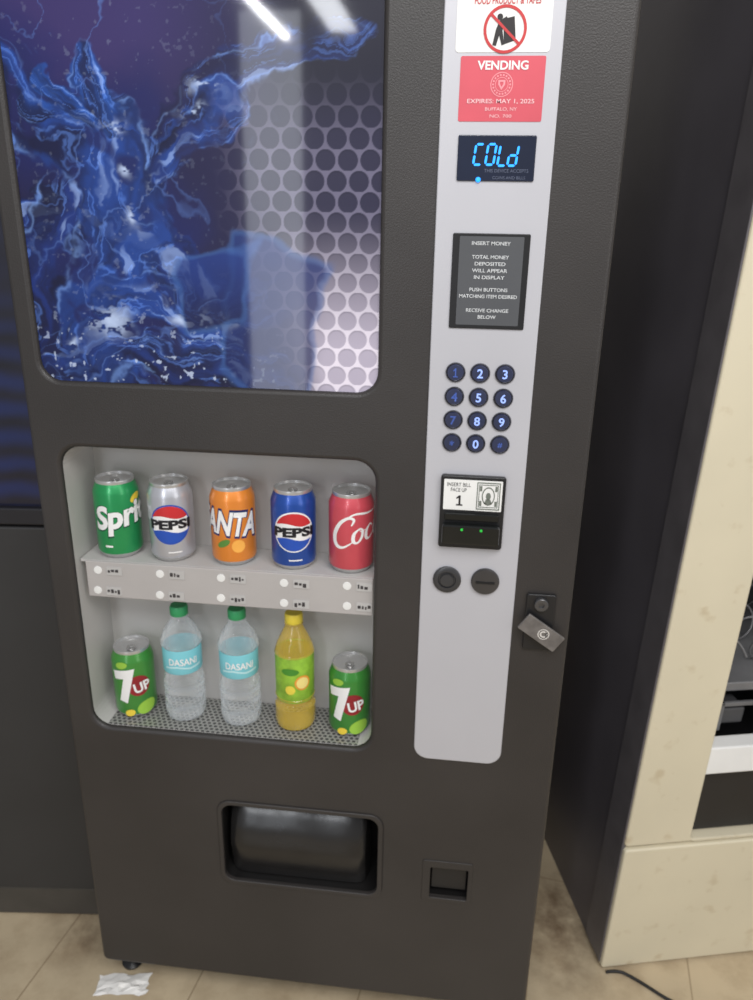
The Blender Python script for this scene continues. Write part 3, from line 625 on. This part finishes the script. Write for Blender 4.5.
link('door_frame', lean(plate([rr(0, kzt+.004, W2, 1.83, .008), rr(wlx, wlz, W2-.3, 1.68, .01)], 0, .05, .004)), m_cream, bmch, local=True, sm=True)
link('kick_panel', lean(plate([rr(0, .004, W2, kzt, .006)], -.004, .05, .004)), m_cream, bmch, local=True, sm=True)
link('interior', lean(tray(rr(wlx-.002, wlz-.002, W2-.298, 1.682, .01), .045, .5)), mat('snack_interior', (50, 50, 52), .5), bmch, local=True)
rz0 = pm(725, 776)[1]; rz1 = pm(725, 750)[1]
link('window_rail', lean(box(wlx, W2-.3, .006, .04, rz0, rz1, .003)), m_white, bmch, local=True)
link('pickup_flap', lean(box(wlx+.004, W2-.304, .02, .03, wlz+.003, rz0-.002, .002)), m_black, bmch, local=True)
# motor boxes and brackets seen just above the rail
m_mech = mat('grey_mechanism', (112, 112, 114), .4, .3)
for j in range(3):
    xb = wlx+.012+j*.14
    link('motor_box', lean(box(xb, xb+.075, .055, .10, rz1+.012, rz1+.045, .004)), mat('dark_mechanism', (62, 62, 64), .4), bmch, local=True)
    link('bracket', lean(join([box(xb+.02, xb+.03, .05, .06, rz1+.002, rz1+.06, .001), box(xb+.02, xb+.09, .05, .056, rz1+.052, rz1+.060, .001)])), m_mech, bmch, local=True)
for zz in (rz1+.07, rz1+.30, rz1+.55):
    link('shelf', lean(box(wlx+.004, W2-.306, .07, .46, zz, zz+.018, .002)), mat('shelf_steel', (128, 128, 130), .4, .3), bmch, local=True)
    for j in range(3):
        cxj = wlx+.055+j*.10
        pts = [(cxj+.036*math.cos(t*.8), .09+.0085*t, zz+.057+.036*math.sin(t*.8)) for t in range(0, 38)]
        link('spiral', lean(tube(pts, .0022, 1)), mat('spiral_wire', (130, 130, 132), .4, .5), bmch, local=True)
# ------------------------------------------------------------------ neighbouring dark machine (left)
A3 = math.radians(6); o3 = FL(60, 918); q3f = plane_map(Vector((o3.x, o3.y, 0)), A3)
xr3 = (-.006+XL-o3.x)/math.cos(A3)-.01; W3 = .8
dm = thing('dark_vending_machine', 'dark vending machine with blue lit panel, partly hidden at the left edge', 'vending machine', (o3.x, o3.y, 0), A3)
zp = q3f(8, 525)[1]; zk = q3f(40, 890)[1]; zg1 = q3f(8, 340)[1]
link('cabinet', box(xr3-W3, xr3, .03, .6, .01, 1.83), m_side, dm, local=True)
m_d3 = mat('dark_grey_front', (50, 50, 51), .5, 0, .1, 5)
link('lower_door', plate([rr(xr3-W3, zk+.004, xr3, zp-.004, .006)], 0, .03, .003), m_d3, dm, local=True)
link('kick_plate', box(xr3-W3, xr3, .006, .03, .004, zk, .003), mat('kick_grey', (70, 67, 63), .5), dm, local=True)
link('upper_door', plate([rr(xr3-W3, zp, xr3, 1.82, .006), rr(xr3-W3+.05, zp+.03, xr3-.012, 1.78, .015)], 0, .03, .003), mat('deep_front', (32, 32, 38), .4), dm, local=True)
mb = mat('blue_panel_print', (22, 22, 42), .3, 0, .3, 14, coat=.3)
nt = mb.node_tree; N = nt.nodes; L = nt.links; wv = N.new('ShaderNodeTexWave'); wv.bands_direction = 'Z'; wv.inputs['Scale'].default_value = 7; wv.inputs['Distortion'].default_value = 2.5; wv.inputs['Detail'].default_value = 3
tc = N.new('ShaderNodeTexCoord'); L.new(tc.outputs['Object'], wv.inputs['Vector']); mx = N.new('ShaderNodeMix'); mx.data_type = 'RGBA'
sx_ = N.new('ShaderNodeSeparateXYZ'); L.new(tc.outputs['Object'], sx_.inputs[0]); mr = N.new('ShaderNodeMapRange'); mr.inputs['From Min'].default_value = zg1+.10; mr.inputs['From Max'].default_value = zg1-.06
mr.inputs['To Min'].default_value = .08; mr.inputs['To Max'].default_value = .7
L.new(sx_.outputs['Z'], mr.inputs['Value']); ml = N.new('ShaderNodeMath'); ml.operation = 'MULTIPLY'; L.new(mr.outputs[0], ml.inputs[0]); L.new(wv.outputs['Fac'], ml.inputs[1])
b_ = N['Principled BSDF']; L.new(ml.outputs[0], mx.inputs[0]); L.new(b_.inputs['Base Color'].links[0].from_socket, mx.inputs[6]); mx.inputs[7].default_value = s(24, 42, 100); L.new(mx.outputs[2], b_.inputs['Base Color'])
link('poster', box(xr3-W3+.04, xr3-.008, .012, .022, zp+.02, 1.79), mb, dm, local=True)
# ------------------------------------------------------------------ floor bits
cp = [FL(606, 972, .003), FL(618, 970, .003), FL(632, 977, .003), FL(650, 988, .003), FL(668, 1000, .003), FL(700, 1015, .003)]
cb = link('power_cord', tube([tuple(p) for p in cp], .003), mat('cord_rubber', (20, 20, 22), .5)); tag(cb, 'thin black cord lying on the tiles before the cream machine', 'cord')
random.seed(3)
pc = FL(124, 983, .0); bm = bmesh.new(); bmesh.ops.create_grid(bm, x_segments=9, y_segments=6, size=.5)
for v in bm.verts:
    e = max(abs(v.co.x), abs(v.co.y))*2
    v.co = Vector((v.co.x*.095+random.uniform(-.004, .004), v.co.y*.042+random.uniform(-.003, .003), .0015+random.random()*.007*(1.2-e)))
me = bm_mesh(bm); me.transform(Matrix.Translation((pc.x, pc.y-.005, 0)) @ Matrix.Rotation(.15, 4, 'Z'))
pp = link('paper_scrap', me, mat('white_paper', (236, 234, 230), .7)); tag(pp, 'crumpled white paper scrap on the floor by the machine foot', 'paper')
# ------------------------------------------------------------------ light
def area(loc, tgt, sx, sy, e, col=(1, 1, 1), down=False):
    l = bpy.data.lights.new('area', 'AREA'); l.shape = 'RECTANGLE'; l.size = sx; l.size_y = sy; l.energy = e; l.color = col
    o = bpy.data.objects.new('room_or_fill_light', l); COL.objects.link(o); o.location = loc  # shared by ceiling lamps, the doorway light and added fills
    if not down: o.rotation_euler = (Vector(tgt)-Vector(loc)).to_track_quat('-Z', 'Y').to_euler()
    return o
area((.5, -1.5, 2.65), (.1, -.2, .6), 1.6, 1.0, 38, (1, .985, .97))
area((-1.50, -4.9, 2.72), None, .05, 1.6, 34, (.95, .97, 1), True)          # ceiling tubes far behind the camera
area((-1.02, -4.9, 2.72), None, .20, 1.2, 18, (.92, .95, 1), True)
area((-1.0, -3.1, 1.35), (-1.0, 0, 1.35), .30, 1.9, 9, (.88, .93, 1))      # daylit doorway behind the camera
area((1.9, -1.6, 1.5), (.9, 0, .8), .8, 1.4, 8, (1, .98, .95))  # side fill with no fixture, aimed at the cream machine
area((-.25, -1.6, 2.3), (.55, .4, .9), .5, .5, 5, (.97, .98, 1))  # added bounce fill to lift the dark side of the cream machine
w = bpy.data.worlds.new('world'); SC.world = w; w.use_nodes = True; w.node_tree.nodes['Background'].inputs[0].default_value = (.65, .65, .66, 1); w.node_tree.nodes['Background'].inputs[1].default_value = .55
